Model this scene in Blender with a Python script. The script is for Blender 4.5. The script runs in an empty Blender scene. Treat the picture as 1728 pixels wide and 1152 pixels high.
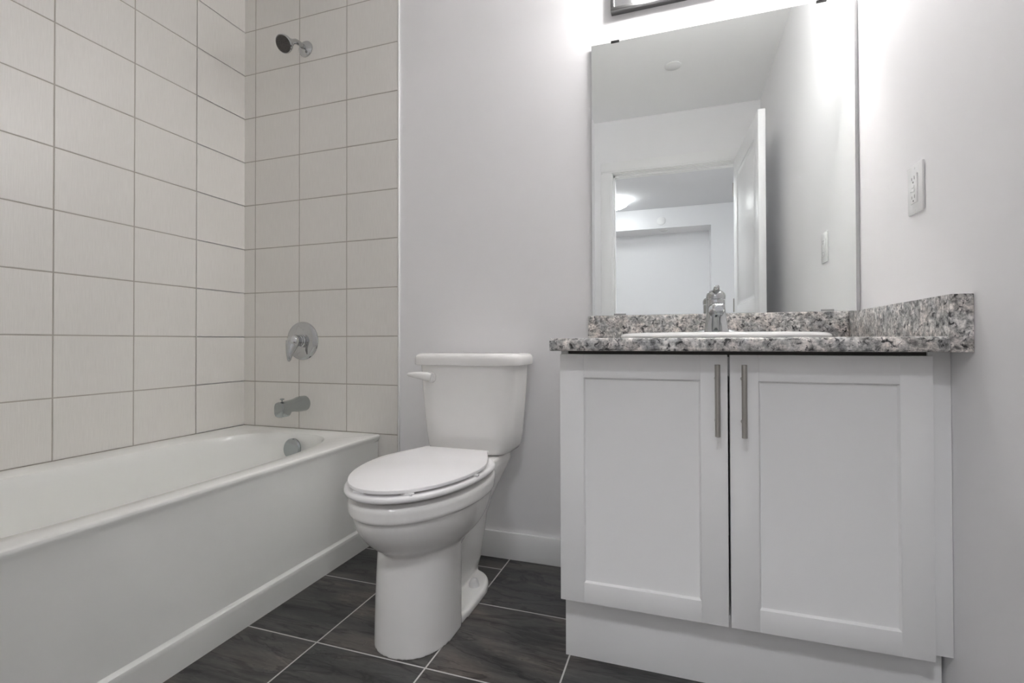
import bpy, bmesh, math, random
from mathutils import Vector, Matrix
C = bpy.context.collection
S = bpy.context.scene
PI = math.pi
random.seed(4)

# ------------------------------------------------------------------ camera, world, exposure
W, H = 2.4389, 2.44            # right wall, ceiling height
cam = bpy.data.cameras.new('camera'); cam_o = bpy.data.objects.new('camera', cam); C.objects.link(cam_o)
FPX, YAW, PITCH, ROLL = 826.6154, 0.328, 0.0093, -0.0024
cam.sensor_width = 36.0; cam.lens = FPX/1728*36.0
cam.shift_y = -6.5151/1728; cam.clip_start = 0.02
fwd = Vector((-math.sin(YAW), math.cos(YAW), 0)); rgt = Vector((math.cos(YAW), math.sin(YAW), 0)); upv = Vector((0, 0, 1))
fwd, upv = fwd*math.cos(PITCH)+upv*math.sin(PITCH), upv*math.cos(PITCH)-fwd*math.sin(PITCH)
rgt, upv = rgt*math.cos(ROLL)+upv*math.sin(ROLL), upv*math.cos(ROLL)-rgt*math.sin(ROLL)
m = Matrix((rgt, upv, -fwd)).transposed().to_4x4(); m.translation = Vector((1.9125, -1.7551, 0.8196))
cam_o.matrix_world = m
S.camera = cam_o
wd = bpy.data.worlds.new('world'); S.world = wd; wd.use_nodes = True
wd.node_tree.nodes['Background'].inputs[0].default_value = (.8, .85, .9, 1)
wd.node_tree.nodes['Background'].inputs[1].default_value = .3
S.view_settings.view_transform = 'Standard'; S.view_settings.look = 'None'
S.view_settings.gamma = 1; S.view_settings.exposure = 0.0; S.view_settings.use_curve_mapping = False
BULB = 162.0                    # emission of the three vanity bulbs
DOME = 17.0                    # emission of the dome light in the next room
DOME_FILL = 66.0  # emission of the added, unseen fill lamp outside the bathroom door
try:
    S.cycles.use_denoising = True
    S.cycles.max_bounces = 14; S.cycles.diffuse_bounces = 10; S.cycles.glossy_bounces = 8
    S.cycles.sample_clamp_indirect = 0.0; S.cycles.blur_glossy = 0.0
except Exception:
    pass

# ------------------------------------------------------------------ materials
def mat(name, col=(.8, .8, .8), rough=.5, metal=0., spec=.5, coat=0.):
    mm = bpy.data.materials.new(name); mm.use_nodes = True
    b = mm.node_tree.nodes['Principled BSDF']
    b.inputs['Base Color'].default_value = (*col, 1); b.inputs['Roughness'].default_value = rough
    b.inputs['Metallic'].default_value = metal; b.inputs['Specular IOR Level'].default_value = spec
    if coat:
        b.inputs['Coat Weight'].default_value = coat; b.inputs['Coat Roughness'].default_value = .05
    return mm
class N:
    """small node helper"""
    def __init__(s, mm):
        s.t = mm.node_tree; s.n = s.t.nodes; s.b = s.n['Principled BSDF']
    def new(s, typ, **kw):
        x = s.n.new(typ)
        for k, v in kw.items(): setattr(x, k, v)
        return x
    def link(s, a, b): s.t.links.new(a, b)
    def coord(s, scale=(1, 1, 1), rot=(0, 0, 0)):
        tc = s.new('ShaderNodeTexCoord'); mp = s.new('ShaderNodeMapping')
        mp.inputs['Scale'].default_value = scale; mp.inputs['Rotation'].default_value = rot
        s.link(tc.outputs['Object'], mp.inputs[0]); return mp.outputs[0]
    def noise(s, vec, scale, detail=4., rough=.55, dist=0.):
        x = s.new('ShaderNodeTexNoise'); x.inputs['Scale'].default_value = scale
        x.inputs['Detail'].default_value = detail; x.inputs['Roughness'].default_value = rough
        x.inputs['Distortion'].default_value = dist
        s.link(vec, x.inputs['Vector']); return x.outputs['Fac']
    def ramp(s, fac, stops):
        x = s.new('ShaderNodeValToRGB'); e = x.color_ramp.elements
        while len(e) < len(stops): e.new(.5)
        for i, (p, c) in enumerate(stops):
            e[i].position = p; e[i].color = (*c, 1) if len(c) == 3 else c
        s.link(fac, x.inputs[0]); return x.outputs[0]
    def mix(s, fac, a, b, mode='MIX'):
        x = s.new('ShaderNodeMix', data_type='RGBA', blend_type=mode)
        for i, v in ((0, fac), (6, a), (7, b)):
            if hasattr(v, 'is_linked') or hasattr(v, 'links'): s.link(v, x.inputs[i])
            elif i == 0: x.inputs[0].default_value = v
            else: x.inputs[i].default_value = (*v, 1)
        return x.outputs[2]
    def bump(s, h, strength=.2, dist=.002):
        x = s.new('ShaderNodeBump'); x.inputs['Strength'].default_value = strength; x.inputs['Distance'].default_value = dist
        s.link(h, x.inputs['Height']); s.link(x.outputs[0], s.b.inputs['Normal'])
def paint(name, col, rough=.55, tex=.06, scale=260.):
    mm = mat(name, col, rough, spec=.3); n = N(mm)
    n.bump(n.noise(n.coord(), scale, 3), tex, .001); return mm
M_WALL = paint('wall_paint', (.84, .835, .845))
M_WALLR = M_WALL
M_CEIL = paint('ceiling_paint', (.92, .92, .92), .7)
M_HALL = paint('hall_paint', (.78, .785, .80), .6)
M_HCEIL = paint('stippled_ceiling', (.74, .75, .77), .9, .9, 120.)
M_TRIM = paint('trim_paint', (.85, .85, .85), .3, .02)
M_DOOR = paint('door_paint', (.84, .84, .85), .30, .03)
M_CAB = paint('cabinet_lacquer', (.85, .85, .85), .36, .02)
M_GROUTW = mat('wall_grout', (.45, .42, .375), .85)
M_CHROME = mat('chrome', (.53, .54, .545), .05, 1.)
M_CHROME2 = mat('satin_chrome', (.44, .47, .475), .16, 1.)
M_NICKEL = mat('brushed_nickel', (.40, .385, .36), .32, 1.)
M_FIXT = mat('fixture_metal', (.45, .45, .46), .12, 1.)
M_FRAME = mat('fixture_frame', (.17, .17, .17), .35, 1.)
M_CER = mat('vitreous_china', (.84, .83, .815), .08, spec=.5)
M_TUB = mat('tub_acrylic', (.86, .865, .84), .12, spec=.5)
M_SEAT = mat('seat_plastic', (.83, .82, .825), .22)
M_PLAST = mat('white_plastic', (.84, .84, .84), .25)
M_DARK = mat('black_rubber', (.015, .015, .015), .5)
M_CLIP = mat('shaded_clip', (.02, .02, .02), .4)  # near black: the shade of the backlit clips is put into the colour
M_CLEAR = mat('bottom_clip', (.45, .46, .46), .2)
M_MIRROR = mat('silvered_glass', (.875, .90, .885), .0, 1.)
M_EDGE = mat('mirror_edge', (.10, .13, .12), .2)
M_HALLF = mat('hall_floor', (.62, .57, .52), .5)
M_FACE = mat('spray_rubber', (.07, .065, .06), .5)
M_SHADOWBOX = mat('gap_shade', (.10, .095, .09), .8)  # dark colour that paints the shade in the gap under the countertop
# wall tile: off white with a fine vertical linen strie
M_TILE = mat('wall_tile', (.66, .635, .605), .34, spec=.45); _n = N(M_TILE)
v = _n.coord((1, 1, .04)); f = _n.noise(v, 420., 3, .6)
_n.link(_n.ramp(f, [(.3, (.745, .725, .69)), (.7, (.805, .785, .75))]), _n.b.inputs['Base Color'])
_n.bump(f, .12, .0006)
# floor: dark slate look porcelain, 33 cm grid, grey grout
FX0, FDX, FY0, FDY = .9704, .3338, -.6515, .3272
M_FLOOR = mat('slate_floor_tile', (.05, .05, .05), .34); _n = N(M_FLOOR)
def floor_nodes(n):
    tc = n.new('ShaderNodeTexCoord'); sp = n.new('ShaderNodeSeparateXYZ'); n.link(tc.outputs['Object'], sp.inputs[0])
    def math_(op, a, b=None):
        x = n.new('ShaderNodeMath', operation=op)
        for i, q in enumerate((a, b)):
            if q is None: continue
            if isinstance(q, (int, float)): x.inputs[i].default_value = q
            else: n.link(q, x.inputs[i])
        return x.outputs[0]
    u = math_('DIVIDE', math_('SUBTRACT', sp.outputs[0], FX0-20*FDX), FDX)
    w = math_('DIVIDE', math_('SUBTRACT', sp.outputs[1], FY0-20*FDY), FDY)
    fu, fw = math_('FRACT', u), math_('FRACT', w)
    du = math_('MULTIPLY', math_('MINIMUM', fu, math_('SUBTRACT', 1., fu)), FDX)
    dw = math_('MULTIPLY', math_('MINIMUM', fw, math_('SUBTRACT', 1., fw)), FDY)
    d = math_('MINIMUM', du, dw)
    # the narrow filler strip behind the toilet has one more joint
    d2 = math_('ADD', math_('ABSOLUTE', math_('ADD', sp.outputs[1], .0865)), math_('MULTIPLY', math_('GREATER_THAN', sp.outputs[0], FX0+FDX), 1.))
    d = math_('MINIMUM', d, d2)
    g = math_('LESS_THAN', d, .0021)
    iu, iw = math_('FLOOR', u), math_('FLOOR', w)
    cb = n.new('ShaderNodeCombineXYZ'); n.link(iu, cb.inputs[0]); n.link(iw, cb.inputs[1])
    wn = n.new('ShaderNodeTexWhiteNoise', noise_dimensions='3D'); n.link(cb.outputs[0], wn.inputs['Vector'])
    # every tile gets its own piece of the slate print
    off = n.new('ShaderNodeVectorMath', operation='SCALE'); n.link(wn.outputs['Color'], off.inputs[0]); off.inputs['Scale'].default_value = 9.
    ad = n.new('ShaderNodeVectorMath', operation='ADD'); n.link(tc.outputs['Object'], ad.inputs[0]); n.link(off.outputs[0], ad.inputs[1])
    def mapped(sx, sy, rot):
        mp = n.new('ShaderNodeMapping'); n.link(ad.outputs[0], mp.inputs[0])
        mp.inputs['Scale'].default_value = (sx, sy, 1.); mp.inputs['Rotation'].default_value = (0, 0, rot); return mp.outputs[0]
    big = n.noise(mapped(1., 3.2, .10), 2.2, 4, .55, .8)
    streak = n.noise(mapped(1., 9., .08), 3.2, 6, .6, .5)
    vein = n.noise(mapped(1., 4.5, .16), 2.4, 5, .52, 1.1); vein2 = n.noise(mapped(1., 6., -.1), 3.6, 4, .5, .8)
    fine = n.noise(mapped(1., 5., .08), 55., 3, .6)
    base = n.ramp(big, [(.34, (.044, .046, .046)), (.50, (.072, .070, .068)), (.60, (.106, .096, .088)), (.72, (.140, .125, .114))])
    col = n.mix(1., base, n.ramp(streak, [(.30, (.55, .55, .56)), (.5, (1, 1, 1)), (.7, (1.45, 1.43, 1.41))]), 'MULTIPLY')
    col = n.mix(1., col, n.ramp(vein, [(.470, (1, 1, 1)), (.488, (.45, .45, .46)), (.496, (.5, .5, .5)), (.53, (1, 1, 1))]), 'MULTIPLY')
    col = n.mix(1., col, n.ramp(vein2, [(.44, (1, 1, 1)), (.452, (.6, .6, .6)), (.458, (1.25, 1.25, 1.25)), (.48, (1, 1, 1))]), 'MULTIPLY')
    col = n.mix(1., col, n.ramp(fine, [(.3, (.85, .85, .85)), (.75, (1.18, 1.18, 1.18))]), 'MULTIPLY')
    tint = n.ramp(wn.outputs['Value'], [(0, (.82, .83, .85)), (1, (1.2, 1.15, 1.12))])
    col = n.mix(1., col, tint, 'MULTIPLY')
    n.link(n.mix(g, col, (.58, .57, .55)), n.b.inputs['Base Color'])
    n.link(math_('ADD', math_('MULTIPLY', g, .4), math_('ADD', math_('MULTIPLY', vein, .16), .26)), n.b.inputs['Roughness'])
    n.bump(math_('ADD', math_('MULTIPLY', g, -1.5), math_('ADD', vein, math_('MULTIPLY', fine, .3))), .3, .0015)
floor_nodes(_n)
# granite look laminate
def granite(name, scale=(1, 1, 1), rot=(0, 0, 0)):
    mm = mat(name, (.5, .5, .5), .28); n = N(mm); v = n.coord(scale, rot)
    a = n.noise(v, 58., 6, .64, .4); b = n.noise(v, 130., 5, .65, .5); c = n.noise(v, 16., 4, .55, .8); d = n.noise(v, 75., 5, .62, .9); p = n.noise(v, 22., 3, .5, .5)
    col = n.ramp(a, [(.34, (.14, .14, .14)), (.43, (.32, .32, .315)), (.51, (.49, .485, .475)), (.64, (.72, .71, .70))])
    col = n.mix(1., col, n.ramp(p, [(.42, (1, 1, 1)), (.62, (1.06, 1.01, .985))]), 'MULTIPLY')
    col = n.mix(1., col, n.ramp(b, [(.34, (.50, .50, .50)), (.48, (1, 1, 1)), (.66, (1.28, 1.27, 1.26))]), 'MULTIPLY')
    col = n.mix(1., col, n.ramp(d, [(.34, (.06, .06, .065)), (.40, (.42, .42, .43)), (.45, (1, 1, 1))]), 'MULTIPLY')
    lg = n.ramp(c, [(.36, (.70, .71, .73)), (.55, (1.2, 1.19, 1.18)), (.7, (1.32, 1.30, 1.28))])
    n.link(n.mix(1., col, lg, 'MULTIPLY'), n.b.inputs['Base Color']); return mm
M_GRAN = granite('granite_laminate'); M_GRAN2 = granite('granite_laminate_splash', (1.15, 1.15, 1.15), (.6, 1.2, .5))
def emit(name, col, st):
    mm = bpy.data.materials.new(name); mm.use_nodes = True; b = mm.node_tree.nodes['Principled BSDF']
    b.inputs['Base Color'].default_value = (.8, .8, .8, 1)
    b.inputs['Emission Color'].default_value = (*col, 1); b.inputs['Emission Strength'].default_value = st; return mm
M_BULB = emit('bulb_glass', (1, .985, .972), BULB)
M_DOME = emit('dome_glass', (.97, .985, 1.), DOME)
M_DOME_FILL = emit('dome_glass_fill', (.97, .985, 1.), DOME_FILL)

# ------------------------------------------------------------------ mesh helpers
POS = {}
class B:
    def __init__(s): s.bm = bmesh.new()
    def box(s, x0, x1, y0, y1, z0, z1, bev=0., seg=2):
        b = bmesh.new(); bmesh.ops.create_cube(b, size=1.)
        for q in b.verts:
            q.co = Vector(((x0+x1)/2+q.co.x*(x1-x0), (y0+y1)/2+q.co.y*(y1-y0), (z0+z1)/2+q.co.z*(z1-z0)))
        if bev: bmesh.ops.bevel(b, geom=b.edges[:], offset=bev, segments=seg, profile=.5, affect='EDGES')
        return s.add(b)
    def add(s, b, mx=None):
        if mx is not None: b.transform(mx)
        me = bpy.data.meshes.new('t'); b.to_mesh(me); b.free(); s.bm.from_mesh(me); bpy.data.meshes.remove(me); return s
    def loft(s, rings, cap0=True, cap1=True):
        vs = [[s.bm.verts.new(p) for p in r] for r in rings]; k = len(rings[0])
        for a, b in zip(vs, vs[1:]):
            for i in range(k): s.bm.faces.new((a[i], a[(i+1) % k], b[(i+1) % k], b[i]))
        if cap0: s.bm.faces.new(vs[0][::-1])
        if cap1: s.bm.faces.new(vs[-1])
        return s
    def sloft(s, rings, sub=4):
        out = []; q = [rings[0]]+list(rings)+[rings[-1]]
        for i in range(1, len(q)-2):
            for k in range(sub):
                t = k/sub; A_, B_, C_, D_ = q[i-1], q[i], q[i+1], q[i+2]
                out.append([b_+(c_-a_)*(.5*t)+(a_*2-b_*5+c_*4-d_)*(.5*t*t)+(b_*3-a_-c_*3+d_)*(.5*t**3) for a_, b_, c_, d_ in zip(A_, B_, C_, D_)])
        out.append(rings[-1]); return s.loft(out)
    def lathe(s, prof, origin, axis, seg=40, cap0=True, cap1=True):
        ax = Vector(axis).normalized(); o = Vector(origin)
        t = ax.orthogonal().normalized(); u = ax.cross(t)
        rings = [[o+ax*h+(t*math.cos(2*PI*i/seg)+u*math.sin(2*PI*i/seg))*max(r, 1e-5) for i in range(seg)] for h, r in prof]
        return s.loft(rings, cap0, cap1)
    def tube(s, pts, rad, seg=16, sx=1., sy=1.):
        pts = [Vector(p) for p in pts]; rings = []
        rad = rad if isinstance(rad, (list, tuple)) else [rad]*len(pts)
        prev = None
        for i, p in enumerate(pts):
            d = (pts[min(i+1, len(pts)-1)]-pts[max(i-1, 0)]).normalized()
            if prev is None: t = d.orthogonal().normalized()
            else: t = (prev-d*prev.dot(d)).normalized()
            prev = t; u = d.cross(t)
            rings.append([p+(t*math.cos(2*PI*k/seg)*sx+u*math.sin(2*PI*k/seg)*sy)*rad[i] for k in range(seg)])
        return s.loft(rings)
    def sphere(s, c, r, sc=(1, 1, 1), seg=32):
        b = bmesh.new(); bmesh.ops.create_uvsphere(b, u_segments=seg, v_segments=seg//2, radius=r)
        return s.add(b, Matrix.Translation(c) @ Matrix.Diagonal((*sc, 1)))
def link(name, b, material, parent=None, angle=35, kind=None, label=None):
    bm = b.bm if isinstance(b, B) else b
    bmesh.ops.recalc_face_normals(bm, faces=bm.faces[:])
    me = bpy.data.meshes.new(name)
    o = bpy.data.objects.new(name, me); C.objects.link(o)
    base = Vector((0, 0, 0))
    if parent is not None:
        base = POS[parent.name]; o.parent = parent
    POS[o.name] = base.copy()
    if base.length: bm.transform(Matrix.Translation(-base))
    bm.to_mesh(me); bm.free()
    me.polygons.foreach_set('use_smooth', [True]*len(me.polygons)); me.set_sharp_from_angle(angle=math.radians(angle))
    for q in (material if isinstance(material, list) else [material]): me.materials.append(q)
    if kind: o['kind'] = kind
    if label: o['label'] = label
    return o
def struct(name, b, material, parent=None): return link(name, b, material, parent, kind=None if parent else 'structure')
def tag(o, label, cat, group=None):
    o['label'] = label; o['category'] = cat
    if group: o['group'] = group
    return o
def thing(name, label, cat, loc, group=None):
    o = bpy.data.objects.new(name, None); C.objects.link(o); o.location = loc; o.empty_display_size = .05
    POS[o.name] = Vector(loc); return tag(o, label, cat, group)
def boolean(o, cutter, op='DIFFERENCE'):
    md = o.modifiers.new('b', 'BOOLEAN'); md.object = cutter; md.operation = op; md.solver = 'EXACT'
    bake(o); bpy.data.objects.remove(cutter)
def bake(o, angle=35):
    dg = bpy.context.evaluated_depsgraph_get(); dg.update()
    me = bpy.data.meshes.new_from_object(o.evaluated_get(dg)); old = o.data
    o.modifiers.clear(); o.data = me; bpy.data.meshes.remove(old)
    me.polygons.foreach_set('use_smooth', [True]*len(me.polygons)); me.set_sharp_from_angle(angle=math.radians(angle))
def oval(cx, yf, yb, hw, yc, z, n=64, ef=2., eb=2.):
    """closed outline: front tip yf, back yb, widest hw at yc; superellipse exponents front and back"""
    r = []
    for i in range(n):
        a = 2*PI*i/n; c, s_ = math.cos(a), math.sin(a)
        e = ef if s_ < 0 else eb
        x = math.copysign(abs(c)**(2/e), c)*hw
        y = yc+(abs(s_)**(2/e))*((yf-yc) if s_ < 0 else (yb-yc))
        r.append(Vector((cx+x, y, z)))
    return r
def rrect(x0, x1, y0, y1, z, rad, n=6):
    r = []
    for (cx, cy, a0) in ((x1-rad, y1-rad, 0), (x0+rad, y1-rad, 90), (x0+rad, y0+rad, 180), (x1-rad, y0+rad, 270)):
        for k in range(n+1):
            a = math.radians(a0+90*k/n); r.append(Vector((cx+rad*math.cos(a), cy+rad*math.sin(a), z)))
    return r

# ------------------------------------------------------------------ room shell
T = .108
b = B(); b.box(-T, W+T, -1.94, T, -.1, 0); struct('floor', b, M_FLOOR)
b = B(); b.box(-T, W+T, -2.0, T, H, H+.1); struct('ceiling', b, M_CEIL)
b = B(); b.box(-.008, W, .008, T, 0, H); wall_back = struct('wall_back', b, M_WALL)
b = B(); b.box(-T, -.008, -1.54, T, 0, H); wall_left = struct('wall_left', b, M_WALL)
b = B(); b.box(W, W+T, -2.0, T, 0, H); struct('wall_right', b, M_WALL)
OX0, OX1, OZ = 1.442, 2.320, 2.066      # door opening
b = B(); b.box(1.327, OX0, -2.0, -1.88, 0, H); b.box(OX1, W, -2.0, -1.88, 0, H); b.box(OX0, OX1, -2.0, -1.88, OZ, H)
struct('wall_front', b, M_WALL)
b = B(); b.box(-T, 1.327, -2.0, -1.54, 0, H); struct('wall_foot', b, M_WALL)
# tiles: every tile a pillowed slab in one tiled surface
ROW0, TH = .4393, .2032
def tiling(parent, cols, rows, place, name='tiling'):
    bm = bmesh.new(); g = .0016; e = .0018
    for (a0, a1) in cols:
        for (z0, z1) in rows:
            o_ = [(a0+g, z0+g), (a1-g, z0+g), (a1-g, z1-g), (a0+g, z1-g)]
            i_ = [(a0+g+e, z0+g+e), (a1-g-e, z0+g+e), (a1-g-e, z1-g-e), (a0+g+e, z1-g-e)]
            m_ = [(a0+g+e*.3, z0+g+e*.3), (a1-g-e*.3, z0+g+e*.3), (a1-g-e*.3, z1-g-e*.3), (a0+g+e*.3, z1-g-e*.3)]
            r0 = [bm.verts.new(place(p, q, .0035)) for p, q in o_]; r1 = [bm.verts.new(place(p, q, .0006)) for p, q in m_]
            r2 = [bm.verts.new(place(p, q, 0)) for p, q in i_]
            for A_, B_ in ((r0, r1), (r1, r2)):
                for k in range(4): bm.faces.new((A_[k], A_[(k+1) % 4], B_[(k+1) % 4], B_[k]))
            bm.faces.new(r2)
    a0, a1, z0, z1 = cols[0][0], cols[-1][1], rows[0][0], rows[-1][1]
    mn, mx_ = min(a0, a1), max(a0, a1)
    gb = []
    for dd in (.0014, .0080):
        gb.append([bm.verts.new(place(p, q, dd)) for p, q in ((mn, z0), (mx_, z0), (mx_, z1), (mn, z1))])
    f0 = [bm.faces.new(gb[0])]
    for k in range(4): f0.append(bm.faces.new((gb[0][k], gb[0][(k+1) % 4], gb[1][(k+1) % 4], gb[1][k])))
    for f_ in f0: f_.material_index = 1
    bm.faces.ensure_lookup_table()
    return link(name, bm, [M_TILE, M_GROUTW], parent, angle=25)
rows = []
z = ROW0-TH*2
while z < H:
    z0, z1 = max(z, 0.0), min(z+TH, H)
    if z1-z0 > .01: rows.append((z0, z1))
    z += TH
if ROW0-2*TH > .012: rows.insert(0, (0., ROW0-2*TH))
yl = [.0034]; q = -.2396
while q > -1.53: yl.append(q); q -= .2479
yl.append(-1.54)
tiling(wall_left, [(yl[i+1], yl[i]) for i in range(len(yl)-1)], rows, lambda a, z, d: (-d, a, z))
TX = [-.0034, .0643, .3158, .5673, .8188]
tiling(wall_back, list(zip(TX, TX[1:])), rows, lambda a, z, d: (a, d, z))
b = B(); b.box(.8188, .8255, -.0006, .008, 0, H, .0008); struct('trim_1', b, M_TRIM)     # edge profile of the tiling
# baseboards
BBH = .1015
def baseboard(name, x0, x1, y0, y1):
    bb = B(); bb.box(x0, x1, y0, y1, 0, BBH, .004); struct(name, bb, M_TRIM)
baseboard('baseboard_back', .8257, 1.6255, -.005, .0078)
baseboard('baseboard_right', W-.013, W, -1.88, -.607)
baseboard('baseboard_front', 1.34, 1.372, -1.88, -1.867)
baseboard('baseboard_foot', 1.327, 1.34, -1.88, -1.54)
# door lining, casing and leaf
b = B()
for (x0, x1) in ((OX0, OX0+.018), (OX1-.018, OX1)): b.box(x0, x1, -2.0, -1.88, 0, OZ-.0181)
b.box(OX0, OX1, -2.0, -1.88, OZ-.018, OZ)
b.box(OX0+.0181, OX0+.030, -1.97, -1.925, 0, OZ-.0185); b.box(OX0+.0181, OX1-.0181, -1.97, -1.925, OZ-.031, OZ-.0185)
b.box(OX1-.030, OX1-.0181, -1.97, -1.925, 0, OZ-.0315)
struct('trim_2', b, M_TRIM)
b = B(); CW = .078; RV = .013
for (x0, x1) in ((OX0-CW+RV, OX0+RV), (OX1-RV, OX1+CW-RV)):
    b.box(x0, x1, -1.88, -1.866, 0, OZ-RV, .003); b.box(x0+.012, x1-.012, -1.867, -1.862, 0, OZ-RV, .002)
b.box(OX0-CW+RV, OX1+CW-RV, -1.88, -1.866, OZ-RV, OZ+CW-RV, .003)
b.box(OX0-CW+RV, OX1+CW-RV, -1.867, -1.862, OZ-RV+.012, OZ+CW-RV-.012, .002)
struct('trim_3', b, M_TRIM)
# leaf, hinged at the right of the opening, standing open against the right wall
LW, LH, LT = .79, 2.028, .035
leaf = bpy.data.objects.new('door_1', None); C.objects.link(leaf); leaf['kind'] = 'structure'
POS['door_1'] = Vector((0, 0, 0))
b = B()
st, tp = .118, .105          # stile and rail widths
b.box(0, st, 0, LT, .008, LH, .002); b.box(LW-st, LW, 0, LT, .008, LH, .002)
for z0, z1 in ((.008, .22), (.90, 1.055), (LH-tp, LH)): b.box(st-.001, LW-st+.001, 0.0002, LT-.0002, z0, z1, .0015)
def door_panel(z0, z1):
    x0, x1 = st, LW-st
    for side in (0, 1):
        y_ = (lambda d: d) if side == 0 else (lambda d: LT-d)
        prof = [(0, .0), (.004, .006), (.018, .010), (.024, .010), (.034, .006)]
        rings = []
        for ins, dep in prof:
            rings.append([Vector((x0+ins, y_(dep), z0+ins)), Vector((x1-ins, y_(dep), z0+ins)), Vector((x1-ins, y_(dep), z1-ins)), Vector((x0+ins, y_(dep), z1-ins))])
        b.loft(rings, False, True)
door_panel(.22, .90); door_panel(1.055, LH-tp)
lf = link('leaf', b, M_DOOR, leaf)
for s_, yy in ((-1, 0.), (1, LT)):
    b = B(); b.lathe([(0, .031), (.006, .031), (.009, .026)], (LW-.065, yy, .92), (0, s_, 0)); b.lathe([(0, .010), (.034, .010)], (LW-.065, yy, .92), (0, s_, 0))
    b.tube([(LW-.060, yy+s_*.036, .92), (LW-.10, yy+s_*.038, .92), (LW-.165, yy+s_*.036, .92)], [.009, .0085, .007], 14)
    link('door_handle', b, M_NICKEL, leaf, label='metal lever handle')
for hz in (.25, 1.02, 1.80):
    b = B(); b.lathe([(0, .006), (.09, .006)], (-.004, .0, hz), (0, 0, 1), 16); link('hinge', b, M_NICKEL, leaf, label='metal hinge')
# local x runs along the leaf from the hinge, local y through its thickness (towards the right wall)
d_ = Vector((.041, .80, 0)).normalized()
nrm = Vector((d_.y, -d_.x, 0))
mx = Matrix((d_, nrm, Vector((0, 0, 1)))).transposed().to_4x4(); mx.translation = Vector((2.268, -1.852, 0))
leaf.matrix_world = mx
# the next room, seen through the door in the mirror
b = B(); b.box(-.7, 3.5, -4.9, -1.94, -.1, -.001); struct('floor_hall', b, M_HALLF)
b = B(); b.box(-.7, 3.5, -4.9, -2.0, H, H+.1); struct('ceiling_hall', b, M_HCEIL)
b = B(); b.box(-.7, 2.28, -4.9, -4.80, 0, H); struct('wall_hall', b, M_HALL)
b = B(); b.box(-.8, -.7, -4.9, -2.0, 0, H); struct('wall_hall_left', b, M_HALL)
b = B(); b.box(3.5, 3.6, -4.9, -2.0, 0, H); struct('wall_hall_right', b, M_HALL)
b = B(); b.box(-.7, -T, -2.0, -1.9, 0, H); struct('wall_hall_near', b, M_HALL)
b = B(); b.box(W+T, 3.5, -2.0, -1.9, 0, H); struct('wall_hall_near_right', b, M_HALL)
b = B(); b.box(-.7, 2.28, -4.80, -4.45, 2.198, H); struct('trim_4', b, M_HALL)
b = B(); b.box(2.28, 3.5, -4.9, -4.45, 0, H); struct('wall_hall_column', b, M_HALL)

# ------------------------------------------------------------------ bathtub
tub = thing('bathtub', 'white alcove bathtub with a plain skirted front along the tiled wall', 'bathtub', (.37, -.75, 0))
TXO, TY0, TY1, RIM = .736, -.003, -1.535, .4393
def rings_for(outer):
    return outer
b = B(); NN = 96
def tub_outer(z, xf):     # rectangle sampled at the same angles as the basin oval
    cx, cy = .40, -.77
    r = []
    for i in range(NN):
        a = 2*PI*(i+.5)/NN; dx, dy = math.cos(a), math.sin(a)
        tx = ((xf-cx)/dx if dx > 0 else (.003-cx)/dx) if abs(dx) > 1e-6 else 1e9
        ty = ((TY0-cy)/dy if dy > 0 else (TY1-cy)/dy) if abs(dy) > 1e-6 else 1e9
        t = min(tx, ty); r.append(Vector((cx+dx*t, cy+dy*t, z)))
    # snap nearest samples to the exact corners
    for kx in (.003, xf):
        for ky in (TY0, TY1):
            j = min(range(NN), key=lambda k: (r[k].x-kx)**2+(r[k].y-ky)**2); r[j] = Vector((kx, ky, z))
    return r
def basin(z, x0, x1, y0, y1, e=3.2):
    r = []; cx, cy = (x0+x1)/2, (y0+y1)/2
    for i in range(NN):
        a = 2*PI*(i+.5)/NN
        # same ray directions as the rim so that the quads stay straight
        dx, dy = math.cos(a), math.sin(a)
        hx, hy = (x1-x0)/2, (y1-y0)/2
        # superellipse radius along a ray from the centre
        t = ((abs(dx)/hx)**e+(abs(dy)/hy)**e)**(-1/e)
        r.append(Vector((cx+dx*t, cy+dy*t, z)))
    return r
BX0, BX1, BY0, BY1 = .112, .668, -1.44, -.085
rr = []
for z_, x_ in ((0., .7290), (.068, .7310), (.0765, .7312), (.0805, .7298), (.0845, .7235), (.0885, .7208), (.10, .7206), (.36, .7258), (RIM-.030, .7285), (RIM-.020, .7315), (RIM-.013, .7345), (RIM-.008, .7352), (RIM-.004, .7338), (RIM-.0012, .7305), (RIM, .7255)):
    rr.append(tub_outer(z_, x_))
rr.append(basin(RIM, BX0-.012, BX1+.008, BY0-.012, BY1+.010))
rr.append(basin(RIM-.003, BX0-.003, BX1+.001, BY0-.003, BY1+.002)); rr.append(basin(RIM-.012, BX0+.004, BX1-.006, BY0+.006, BY1-.004))
rr.append(basin(RIM-.04, BX0+.010, BX1-.014, BY0+.02, BY1-.012)); rr.append(basin(.30, BX0+.024, BX1-.028, BY0+.08, BY1-.028))
rr.append(basin(.18, BX0+.045, BX1-.048, BY0+.17, BY1-.05)); rr.append(basin(.125, BX0+.065, BX1-.07, BY0+.22, BY1-.075)); rr.append(basin(.10, BX0+.10, BX1-.105, BY0+.26, BY1-.11))
b.loft(rr, True, True)
link('tub_shell', b, M_TUB, tub, angle=30)
b = B(); b.lathe([(0, .043), (.006, .0425), (.010, .038), (.012, .02), (.012, .0)], (.393, -.1195, .380), (0, -1, .12), 40)
b.lathe([(0, .005), (.004, .005)], (.393, -.1315, .353), (0, -1, .12), 12)
link('overflow_plate', b, M_CHROME2, tub, label='round chrome overflow plate')
b = B(); b.lathe([(0, .034), (.004, .033), (.006, .026)], (.39, -.30, .0995), (0, 0, 1)); link('drain', b, M_CHROME2, tub, label='round chrome drain')

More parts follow.
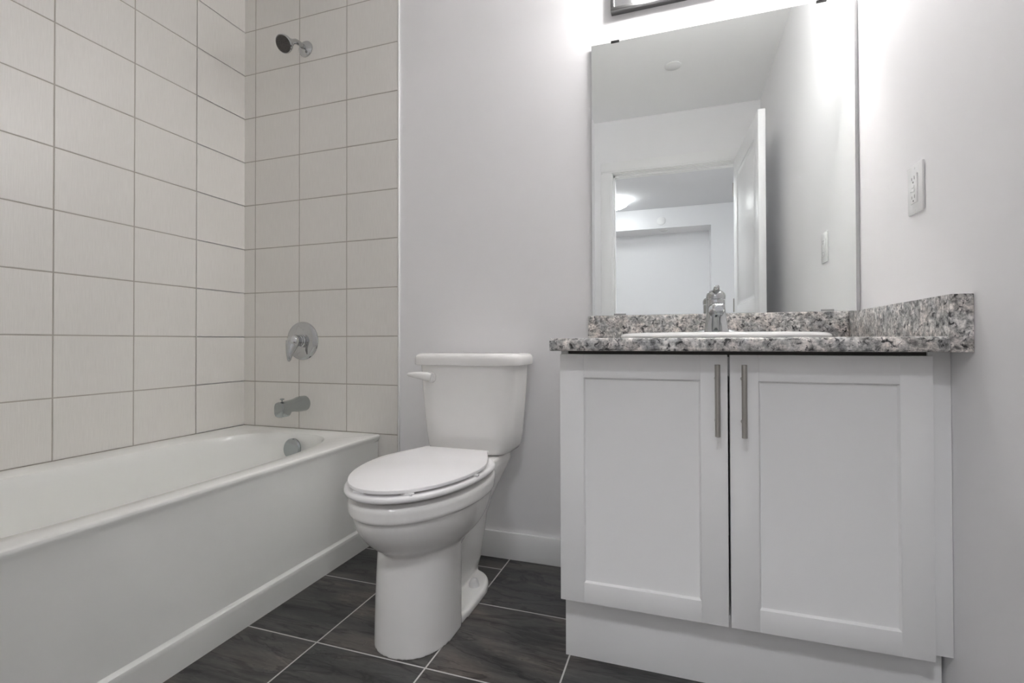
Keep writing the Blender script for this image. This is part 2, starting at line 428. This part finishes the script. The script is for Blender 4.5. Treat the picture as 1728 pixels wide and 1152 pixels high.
# ------------------------------------------------------------------ shower fittings
sh = thing('wall_shower', 'chrome shower head with dark spray face high on the tiled wall', 'shower', (.352, 0, 2.125))
b = B(); b.lathe([(0, .0355), (.004, .0355), (.010, .031), (.016, .018), (.018, .012)], (.352, -.0002, 2.122), (0, -1, 0), 40); link('escutcheon', b, M_CHROME, sh)
b = B(); b.tube([(.352, -.004, 2.122), (.352, -.02, 2.124), (.352, -.045, 2.125), (.353, -.065, 2.120), (.354, -.082, 2.108), (.355, -.094, 2.096)], .0105, 18); link('shower_arm', b, M_CHROME, sh)
hd = Vector((.03, -.80, -.60)).normalized(); h0 = Vector((.355, -.088, 2.103))
b = B(); b.lathe([(0, .012), (.006, .015), (.014, .016), (.022, .013), (.026, .015), (.034, .026), (.046, .034), (.054, .0365), (.060, .0365), (.062, .034)], h0, hd, 40); hbody = link('spray_head', b, M_CHROME, sh)
b = B(); b.lathe([(0, .0338), (.0026, .0325), (.0030, .0)], h0+hd*.0605, hd, 40)
t_ = hd.orthogonal().normalized(); u_ = hd.cross(t_)
for rr_, k_ in ((.008, 6), (.017, 12), (.026, 18)):
    for k in range(k_):
        a = 2*PI*k/k_; c = h0+hd*.063+(t_*math.cos(a)+u_*math.sin(a))*rr_
        b.lathe([(0, .0019), (.0022, .0012)], c, hd, 8)
link('spray_face', b, M_FACE, hbody, label='dark rubber spray face with nozzles')

sv = thing('shower_valve', 'round chrome valve plate with a lever handle on the tiled wall', 'valve', (.3366, 0, .8276))
vc = Vector((.3366, -.0002, .8276))
b = B(); b.lathe([(0, .0845), (.003, .0845), (.007, .080), (.011, .068), (.014, .050), (.016, .040), (.0155, .038), (.017, .034)], vc, (0, -1, 0), 64); link('valve_plate', b, M_CHROME, sv)
b = B(); b.lathe([(.010, .030), (.020, .030), (.022, .027), (.030, .027), (.031, .025), (.044, .025)], vc, (0, -1, 0), 40); link('sleeve', b, M_CHROME, sv)
b = B(); b.lathe([(.044, .0235), (.048, .027), (.058, .0275), (.068, .024), (.076, .016), (.079, .006), (.0795, 0)], vc, (0, -1, 0), 40)
p0 = vc+Vector((0, -.060, -.006)); pts = []; rad = []
for k in range(10):
    t = k/9; pts.append(p0+Vector((-.004*t, -.016*math.sin(t*PI*.55), -.078*t))); rad.append(.0205*(1-t)**1.1+.0085-.001*t)
pts.append(pts[-1]+Vector((0, .001, -.004))); rad.append(.003)
b.tube(pts, rad, 20, 1.0, .62); link('lever_handle', b, M_CHROME, sv)

sp = thing('tub_spout', 'chrome bathtub spout with a small diverter knob above the tub rim', 'spout', (.345, 0, .552))
b = B()
def spring(y, hw, zt, zb, e=2.6):
    r = []
    for i in range(36):
        a = 2*PI*i/36; c, s_ = math.cos(a), math.sin(a)
        r.append(Vector((.345+math.copysign(abs(c)**(2/e), c)*hw, y, (zt+zb)/2+math.copysign(abs(s_)**(2/e), s_)*(zt-zb)/2)))
    return r
b.loft([spring(-.0002, .0335, .586, .519, 2), spring(-.026, .0335, .586, .519, 2), spring(-.034, .0332, .585, .5195, 2.1), spring(-.048, .0315, .581, .521, 2.2), spring(-.066, .0285, .577, .524, 2.4), spring(-.096, .0265, .575, .525, 2.6),
        spring(-.101, .0262, .5745, .514, 2.8), spring(-.105, .026, .5745, .509, 3), spring(-.138, .0255, .573, .508, 3.2), spring(-.145, .0245, .571, .510, 3.2), spring(-.1475, .021, .566, .515, 3)])
link('spout_body', b, M_CHROME2, sp)
b = B(); b.lathe([(-.004, .003), (.008, .003), (.009, .0075), (.011, .0085), (.014, .0085), (.0155, .006)], (.345, -.128, .572), (0, 0, 1), 20); link('diverter_knob', b, M_CHROME2, sp)

# ------------------------------------------------------------------ toilet
TC = 1.205
to = thing('toilet', 'white two-piece toilet with closed lid between bathtub and vanity', 'toilet', (TC, -.35, 0))
def ov(z, yf, yb, hw, yc, ef=2., eb=2.4): return oval(TC, yf, yb, hw, yc, z, 72, ef, eb)
b = B()
b.sloft([ov(.200, -.600, -.34, .085, -.48, 2.1, 2.4), ov(.238, -.617, -.29, .102, -.465, 2.05, 2.4), ov(.258, -.637, -.27, .118, -.46, 2., 2.4), ov(.285, -.676, -.25, .142, -.455), ov(.318, -.708, -.235, .160, -.45), ov(.350, -.726, -.225, .169, -.45), ov(.374, -.7315, -.22, .172, -.45)])
b.loft([ov(.372, -.731, -.22, .1715, -.45), ov(.3745, -.732, -.22, .172, -.45), ov(.3785, -.741, -.22, .1795, -.45), ov(.384, -.7435, -.22, .1815, -.45), ov(.408, -.7445, -.21, .182, -.45), ov(.417, -.739, -.21, .178, -.45), ov(.4225, -.727, -.215, .167, -.45)])
# front skirt of the pedestal
b.loft([ov(.0, -.648, -.43, .111, -.50, 2.2, 5), ov(.04, -.646, -.43, .111, -.50, 2.2, 5), ov(.12, -.640, -.43, .1115, -.50, 2.2, 5), ov(.20, -.630, -.43, .1115, -.50, 2.2, 5), ov(.27, -.622, -.42, .110, -.50, 2.2, 4)])
# trapway column and rear deck
b.loft([ov(.0, -.45, -.12, .040, -.27, 3, 3), ov(.035, -.45, -.12, .043, -.27, 3, 3), ov(.07, -.45, -.11, .052, -.265, 3, 3), ov(.14, -.45, -.09, .060, -.26, 3, 3), ov(.21, -.46, -.08, .068, -.25, 3, 3), ov(.27, -.47, -.06, .082, -.22, 3, 3), ov(.33, -.40, -.045, .105, -.2, 3, 4), ov(.375, -.34, -.035, .120, -.18, 3, 6), ov(.40, -.32, -.03, .126, -.16, 3, 8), ov(.421, -.32, -.03, .126, -.16, 3, 8), ov(.4255, -.31, -.033, .123, -.16, 3, 8)])
# foot flange
b.loft([ov(.0, -.60, -.155, .112, -.30, 2.6, 2.4), ov(.018, -.60, -.155, .112, -.30, 2.6, 2.4), ov(.026, -.598, -.16, .107, -.30, 2.6, 2.4)])
bowl = link('bowl', b, M_CER, to)
md = bowl.modifiers.new('r', 'REMESH'); md.mode = 'VOXEL'; md.voxel_size = .0033; md.use_smooth_shade = True
md = bowl.modifiers.new('s', 'SMOOTH'); md.factor = .5; md.iterations = 5
bake(bowl, 60)
cb_ = B(); cb_.loft([ov(.24, -.53, -.37, .06, -.45), ov(.30, -.62, -.33, .10, -.45), ov(.38, -.675, -.31, .122, -.45), ov(.45, -.675, -.31, .122, -.45)])
cut = link('cutter', cb_, M_CER); boolean(bowl, cut)
b = B()
def tk(z, yf, yb, hw, e=5.): return oval(TC, yf, yb, hw, -.115, z, 88, 4.2, 9.)
b.loft([tk(.4275, -.165, -.03, .105), tk(.4285, -.178, -.022, .132), tk(.436, -.188, -.018, .150), tk(.452, -.194, -.016, .160), tk(.50, -.198, -.016, .167), tk(.57, -.202, -.016, .1735), tk(.65, -.205, -.016, .1805), tk(.7375, -.207, -.016, .186)])
link('tank', b, M_CER, to, angle=50)
b = B()
def ld(z, o_): return oval(TC, -.222+o_, -.008-o_*.4, .2035-o_, -.115, z, 88, 5., 10.)
b.loft([ld(.7385, .006), ld(.740, .001), ld(.742, 0), ld(.762, 0), ld(.770, .002), ld(.776, .007), ld(.7795, .014), ld(.781, .026)])
link('tank_lid', b, M_CER, to, angle=50)
b = B(); b.lathe([(0, .020), (.008, .020), (.012, .016)], (1.083, -.203, .697), (0, -1, 0), 28)
b.tube([(1.089, -.218, .697), (1.075, -.222, .700), (1.055, -.229, .7035), (1.03, -.236, .706), (1.012, -.239, .7065), (1.006, -.240, .7065)], [.015, .0175, .0145, .0105, .007, .002], 18, .9, 1.)
link('flush_lever', b, M_CER, to)
# seat ring
b = B()
def seat_out(z, o_): return oval(TC, -.757+o_, -.262, .1845-o_, -.45, z, 80, 2.05, 3.)
def seat_in(z, o_): return oval(TC, -.690-o_, -.33, .115+o_, -.48, z, 80, 2.1, 2.2)
rs = [seat_in(.4335, 0), seat_out(.4325, .008), seat_out(.434, .003), seat_out(.439, 0), seat_out(.4445, .001), seat_out(.448, .005), seat_out(.4490, .012), seat_in(.4485, 0)]
b.loft(rs+[rs[0]], False, False); link('seat', b, M_SEAT, to, angle=50)
# lid with straight hinge edge
def lid_out(z, o_):
    pts = []
    n_ = 60; ov_ = math.radians(20)
    for i in range(n_+1):
        th = PI-ov_+(PI+2*ov_)*i/n_
        c, s_ = math.cos(th), math.sin(th)
        hw, yc = .1765-o_, -.46
        pts.append(Vector((TC+c*hw, yc+(s_*(.287-o_) if s_ < 0 else s_*.20), z)))
    tail = [(.153, -.356), (.139, -.322), (.126, -.292), (.119, -.275), (.1155, -.2600)]
    pts += [Vector((TC+x-o_*.5, y+(o_*.3 if k == 4 else 0), z)) for k, (x, y) in enumerate(tail)]
    pts += [Vector((TC-x+o_*.5, y+(o_*.3 if k == 0 else 0), z)) for k, (x, y) in enumerate(tail[::-1])]
    return pts
b = B(); b.loft([lid_out(.4545, .003), lid_out(.4555, .0005), lid_out(.4615, 0), lid_out(.4635, .001), lid_out(.4648, .004)]); lid = link('lid', b, M_SEAT, to, angle=40)
for (px, py) in ((1.165, -.728), (1.285, -.705), (1.04, -.50), (1.37, -.50)):
    b = B(); b.box(px-.016, px+.016, py-.007, py+.007, .4488, .4550, .001); link('bumper', b, M_SEAT, lid)
for s_ in (-1, 1):
    b = B(); b.lathe([(-.018, .009), (.018, .009)], (TC+s_*.075, -.247, .444), (1, 0, 0), 18); b.box(TC+s_*.075-.016, TC+s_*.075+.016, -.258, -.236, .4254, .442, .003); link('hinge', b, M_SEAT, to)
    b = B(); b.lathe([(0, .0165), (.006, .0165), (.016, .0145), (.023, .0105), (.0265, .005), (.0272, 0)], (TC+s_*.072, -.276, .0245), (0, 0, 1), 24); link('bolt_cap', b, M_PLAST, to)
    b = B(); b.box(TC+s_*.112-.01, TC+s_*.112+.01, -.13, -.10, .4255, .4280, .001); link('gasket', b, M_DARK, to, label='black rubber pad under the tank')

# ------------------------------------------------------------------ vanity
VX0, VX1, VD = 1.6259, W-.001, -.5409
va = thing('vanity_cabinet', 'white two-door vanity cabinet under the granite-look countertop', 'cabinet', (2.03, -.27, 0))
ZB, ZT, CTZ0, CTZ1, CTY = .1723, .7894, .7985, .8288, -.6038
b = B()
b.box(VX0, VX0+.018, -.5195, -.001, .1723, CTZ0, .0005); b.box(2.3985, VX1, -.5205, -.001, .176, CTZ0, .0008)
b.box(VX0+.018, 2.3985, -.5195, -.001, .1723, .19); b.box(VX0+.018, 2.3985, -.015, -.001, .19, CTZ0)
b.box(VX0+.018, 2.3985, -.5195, -.50, .74, .784)
link('carcass', b, M_CAB, va)
b = B(); b.box(VX0+.0185, 2.398, -.5180, -.506, .7842, CTZ0-.0003); link('shadow_rail', b, M_SHADOWBOX, va, label='dark strip standing in for the shade between doors and countertop')
b = B(); b.box(VX0+.002, 2.432, -.4847, -.466, 0, .1721, .0005); b.box(VX0+.002, VX0+.02, -.466, -.001, 0, .1721); link('toe_kick', b, M_CAB, va)
def vdoor(x0, x1, px0, px1, hx):
    t = .0205; f0 = VD; bk = VD+t
    bb = B(); pz0, pz1 = .2225, .7305
    bb.box(x0, px0, f0, bk, ZB, ZT, .0012); bb.box(px1, x1, f0, bk, ZB, ZT, .0012)
    bb.box(px0-.0005, px1+.0005, f0+.00005, bk, ZB, pz0, .0012); bb.box(px0-.0005, px1+.0005, f0+.00005, bk, pz1, ZT, .0012)
    rings = []
    for ins, dep in ((0, .0004), (.0035, .0065), (.0045, .0068)):
        rings.append([Vector((px0+ins, f0+dep, pz0+ins)), Vector((px1-ins, f0+dep, pz0+ins)), Vector((px1-ins, f0+dep, pz1-ins)), Vector((px0+ins, f0+dep, pz1-ins))])
    bb.loft(rings, False, True)
    bb.box(px0-.001, px1+.001, f0+.012, bk-.002, pz0-.001, pz1+.001)
    d = link('door', bb, M_CAB, va, angle=25)
    hb = B(); hb.lathe([(0, .0052), (.0006, .0058), (.1600, .0058), (.1606, .0052)], (hx, f0-.034, .608), (0, 0, 1), 24)
    for z_ in (.640, .736): hb.lathe([(0, .0045), (.034, .0045)], (hx, f0, z_), (0, -1, 0), 14)
    link('handle', hb, M_NICKEL, d, label='brushed metal bar handle'); return d
vdoor(1.6275, 2.0174, 1.6878, 1.9590, 1.9938)
vdoor(2.0221, 2.4000, 2.0812, 2.3438, 2.0483)
# countertop with backsplash and side splash
ct = thing('countertop', 'grey speckled granite-look countertop with backsplash around the sink', 'countertop', (2.03, -.30, CTZ0))
CX0 = 1.6161
def cprof(x):
    r = .011; pr = []
    pr += [Vector((x, .0078, CTZ0)), Vector((x, .0078, CTZ1)), Vector((x, CTY+r, CTZ1))]
    for k in range(1, 7):
        a = PI/2*k/6; pr.append(Vector((x, CTY+r-r*math.sin(a), CTZ1-r+r*math.cos(a))))
    r2 = .007
    for k in range(0, 5):
        a = PI/2*k/4; pr.append(Vector((x, CTY+r2-r2*math.cos(a), CTZ0+r2-r2*math.sin(a))))
    return pr
b = B(); b.loft([cprof(CX0), cprof(2.4020)]); slab = link('top_slab', b, M_GRAN, ct)
SCX, SCY, SHW, SHD = 2.015, -.295, .262, .225
cb_ = B(); cb_.loft([oval(SCX, SCY-SHD+.02, SCY+SHD-.02, SHW-.02, SCY, CTZ0-.05, 64, 2.3, 2.3), oval(SCX, SCY-SHD+.02, SCY+SHD-.02, SHW-.02, SCY, CTZ1+.05, 64, 2.3, 2.3)])
cut = link('cutter', cb_, M_GRAN, ct); boolean(slab, cut)
b = B(); b.box(1.6068, 2.4025, -.0195, .0075, CTZ1, .9118, .0035, 3); link('backsplash', b, M_GRAN2, ct)
b = B(); b.box(2.4030, W-.0005, CTY-.0008, -.0005, CTZ0, .9095, .0012); link('side_splash', b, M_GRAN2, ct)
# sink
sk = thing('sink', 'white oval drop-in sink set in the countertop', 'sink', (SCX, SCY, CTZ1))
def so(z, o_, e=2.4): return oval(SCX, SCY-SHD+o_, SCY+SHD-o_, SHW-o_, SCY, z, 80, e, e)
def sb(z, o_, e=2.2): return oval(SCX, SCY-SHD+.030+o_, SCY+SHD-.095-o_, SHW-.042-o_, SCY-.03, z, 80, e, e)
b = B(); b.loft([so(CTZ1+.0003, .004), so(CTZ1+.002, .001), so(CTZ1+.006, 0), so(CTZ1+.010, .003), so(CTZ1+.013, .009), so(CTZ1+.0142, .018), sb(CTZ1+.0135, -.006), sb(CTZ1+.009, 0), sb(CTZ1-.01, .010), sb(CTZ1-.06, .035), sb(CTZ1-.11, .075), sb(CTZ1-.135, .12), sb(CTZ1-.14, .145)], False, True)
bmesh.ops.recalc_face_normals(b.bm, faces=b.bm.faces[:])
link('basin', b, M_CER, sk, angle=45)
b = B(); b.lathe([(0, .026), (.003, .025), (.004, .02)], (SCX, SCY-.03, CTZ1-.1399), (0, 0, 1), 28); link('drain', b, M_CHROME, sk, label='chrome sink drain')
# faucet
FC = Vector((2.022, -.112, CTZ1+.0140))
fa = thing('faucet', 'chrome single-lever faucet on the rear deck of the sink', 'faucet', FC)
def fr(z, hw, yf, yb, e=3.): return [FC+p for p in oval(0, yf, yb, hw, (yf+yb)/2, z, 40, e, e)]
b = B(); b.loft([fr(.0002, .072, -.030, .024, 2.4), fr(.004, .072, -.030, .024, 2.4), fr(.008, .066, -.028, .022, 2.3), fr(.012, .052, -.026, .020, 2.2), fr(.015, .040, -.024, .018, 2.2)]); link('base_plate', b, M_CHROME, fa)
b = B(); b.loft([fr(.004, .0355, -.052, .022, 5), fr(.010, .0348, -.050, .022, 5), fr(.030, .0320, -.040, .022, 4.4), fr(.050, .0295, -.032, .023, 3.6), fr(.070, .0278, -.028, .024, 2.6), fr(.085, .0268, -.027, .025, 2.1), fr(.106, .0268, -.027, .026, 2.)]); link('body', b, M_CHROME, fa)
def fs(y, zc, hw, hh, e=2.4):
    return [FC+Vector((math.copysign(abs(math.cos(2*PI*i/32))**(2/e), math.cos(2*PI*i/32))*hw, y, zc+math.copysign(abs(math.sin(2*PI*i/32))**(2/e), math.sin(2*PI*i/32))*hh)) for i in range(32)]
b = B(); b.loft([fs(.0, .072, .0235, .026), fs(-.03, .074, .0225, .023), fs(-.06, .0765, .020, .018), fs(-.09, .0775, .018, .0145), fs(-.112, .0765, .0175, .0125, 2.8), fs(-.120, .075, .0165, .011, 2.8), fs(-.124, .073, .012, .008)]); link('spout', b, M_CHROME, fa)
b = B(); b.lathe([(0, .0115), (.010, .0115), (.0115, .010), (.0118, 0)], FC+Vector((0, -.104, .067)), (0, 0, -1), 24); link('aerator', b, M_CHROME2, fa)
b = B(); b.lathe([(.1075, .0272), (.1085, .0282), (.118, .0285), (.126, .026), (.133, .020), (.137, .011), (.138, 0)], FC, (0, 0, 1), 36)
b.tube([FC+Vector(p) for p in ((0, -.002, .126), (0, -.016, .132), (0, -.030, .1375), (0, -.042, .1405), (0, -.048, .141), (0, -.051, .141))], [.014, .0125, .0105, .0095, .007, .002], 20, 1., .8); link('lever_handle', b, M_CHROME, fa)

# ------------------------------------------------------------------ mirror
mi = thing('mirror', 'large frameless wall mirror resting on the backsplash', 'mirror', (2.02, 0, .9135))
MX0, MX1, MZ0, MZ1 = 1.6205, 2.4268, .9135, 1.883
b = B(); b.box(MX0, MX1, -.0030, .0030, MZ0, MZ1)
for f_ in b.bm.faces: f_.material_index = 0 if abs(f_.normal.y) > .9 and f_.calc_center_median().y < 0 else 1
link('glass', b, [M_MIRROR, M_EDGE], mi)
for (x0, x1) in ((1.690, 1.719), (2.326, 2.354)):
    b = B(); b.box(x0, x1, -.0052, -.0031, MZ1-.004, MZ1+.0035, .0005); b.box(x0, x1, -.0052, .0080, MZ1+.0002, MZ1+.0035); link('top_clip', b, M_CLIP, mi, label='small clip on the top edge, backlit shade put in its dark colour')
for (x0, x1) in ((1.697, 1.738), (2.332, 2.367)):
    b = B(); b.box(x0, x1, -.0052, -.0031, MZ0, MZ0+.006, .0005); link('bottom_clip', b, M_CLEAR, mi, label='small clear clip on the bottom edge')

# ------------------------------------------------------------------ vanity light above the mirror
vl = thing('vanity_light', 'metal bar light with three glowing bulbs above the mirror', 'light', (2.02, .008, 2.06))
LX0, LX1, LZ0, LZ1 = 1.6915, 2.3485, 1.982, 2.138
b = B(); b.box(LX0+.013, LX1-.013, -.0165, .0078, LZ0+.013, LZ1-.013); link('back_plate', b, M_FIXT, vl)
b = B(); fw_ = .013
for a in ((LX0, LX1, LZ0, LZ0+fw_), (LX0, LX1, LZ1-fw_, LZ1), (LX0, LX0+fw_, LZ0+fw_, LZ1-fw_), (LX1-fw_, LX1, LZ0+fw_, LZ1-fw_)): b.box(a[0], a[1], -.022, .0078, a[2], a[3], .0015)
link('frame', b, M_FRAME, vl)
for bx in (1.79, 2.02, 2.25):
    b = B(); b.lathe([(0, .030), (.006, .030), (.010, .022), (.034, .020)], (bx, -.0163, 2.06), (0, -1, 0), 28); so_ = link('socket', b, M_FIXT, vl)
    b = B(); b.lathe([(.030, .011), (.046, .012), (.058, .016), (.070, .022), (.083, .0245), (.095, .021), (.103, .0145), (.107, .007), (.108, 0)], (bx, -.0163, 2.06), (0, -1, 0), 36, True, False); link('bulb', b, M_BULB, so_, label='glowing white globe bulb')

# ------------------------------------------------------------------ GFCI outlet on the right wall
oy, oz = -.379, 1.1735
ou = thing('wall_outlet', 'white rectangular electrical outlet on the wall right of the mirror', 'outlet', (W, oy, oz))
def ob(b, y0, y1, z0, z1, d0, d1, bev=0.): return b.box(W-d1, W-d0, oy+y0, oy+y1, oz+z0, oz+z1, bev)
b = B(); ob(b, -.0375, .0375, -.0565, .0565, .0002, .0055, .0022); link('cover_plate', b, M_PLAST, ou)
b = B(); ob(b, -.0165, .0165, -.0335, .0335, .005, .0085, .0012); rc = link('receptacle', b, M_PLAST, ou)
for zc in (.0215, -.0215):
    b = B(); ob(b, -.0075, -.0055, zc-.001, zc+.007, .0083, .0087); ob(b, .0055, .0075, zc-.001, zc+.0055, .0083, .0087); b.lathe([(0, .0024), (.0004, .0024)], (W-.0083, oy, oz+zc-.0065), (-1, 0, 0), 12); link('socket_slots', b, M_DARK, rc, label='dark plug slots')
for zc, mm_ in ((.0045, M_PLAST), (-.0045, M_PLAST)):
    b = B(); ob(b, -.0065, .0065, zc-.003, zc+.003, .0083, .0098, .0005); link('push_button', b, mm_, rc)
b = B(); ob(b, .0105, .0125, -.0062, -.0042, .0083, .0088); link('indicator', b, M_DARK, rc)
for zc in (.0485, -.0485):
    b = B(); b.lathe([(0, .0034), (.0006, .003)], (W-.0053, oy, oz+zc), (-1, 0, 0), 14); link('screw', b, M_PLAST, ou)

# ------------------------------------------------------------------ ceiling pieces seen in the mirror, plus one added fill lamp
def disc(name, label, cat, c, axis, r, group=None):
    b = B(); b.lathe([(0, r*.9), (.003, r*.9), (.0035, r), (.007, r), (.009, r*.93), (.0095, 0)], c, axis, 36)
    return tag(link(name, b, M_PLAST), label, cat, group)
disc('sprinkler_cover', 'white round cover plate on the bathroom ceiling', 'sprinkler', (1.890, -1.259, H-.0001), (0, 0, -1), .047, 'round cover plates')
disc('sprinkler_cover', 'white round cover plate on the front of the bulkhead in the next room', 'sprinkler', (1.72, -4.4499, 2.2847), (0, 1, 0), .05, 'round cover plates')
disc('sprinkler_cover', 'small white round cover plate under the bulkhead in the next room', 'sprinkler', (1.7436, -4.56, 2.1979), (0, 0, -1), .05, 'round cover plates')
def dome(label, x, y, mt):
    dl = thing('ceiling_light', label, 'light', (x, y, H), 'dome ceiling lights')
    b = B(); b.lathe([(0, .15), (.018, .15), (.022, .145)], (x, y, H-.0001), (0, 0, -1), 48); link('ceiling_pan', b, M_FIXT, dl)
    b = B(); b.lathe([(.018, .170), (.024, .172), (.045, .165), (.07, .14), (.09, .10), (.103, .05), (.107, 0)], (x, y, H), (0, 0, -1), 48); link('glass_shade', b, mt, dl, label='frosted glowing glass dome')
dome('glowing round dome light on the ceiling of the next room', 1.215, -3.93, M_DOME)
dome('added unseen fill lamp, dome-shaped, on the ceiling just outside the bathroom door', 1.75, -2.42, M_DOME_FILL)  # added lamp, out of view, to brighten the vanity fronts and floor
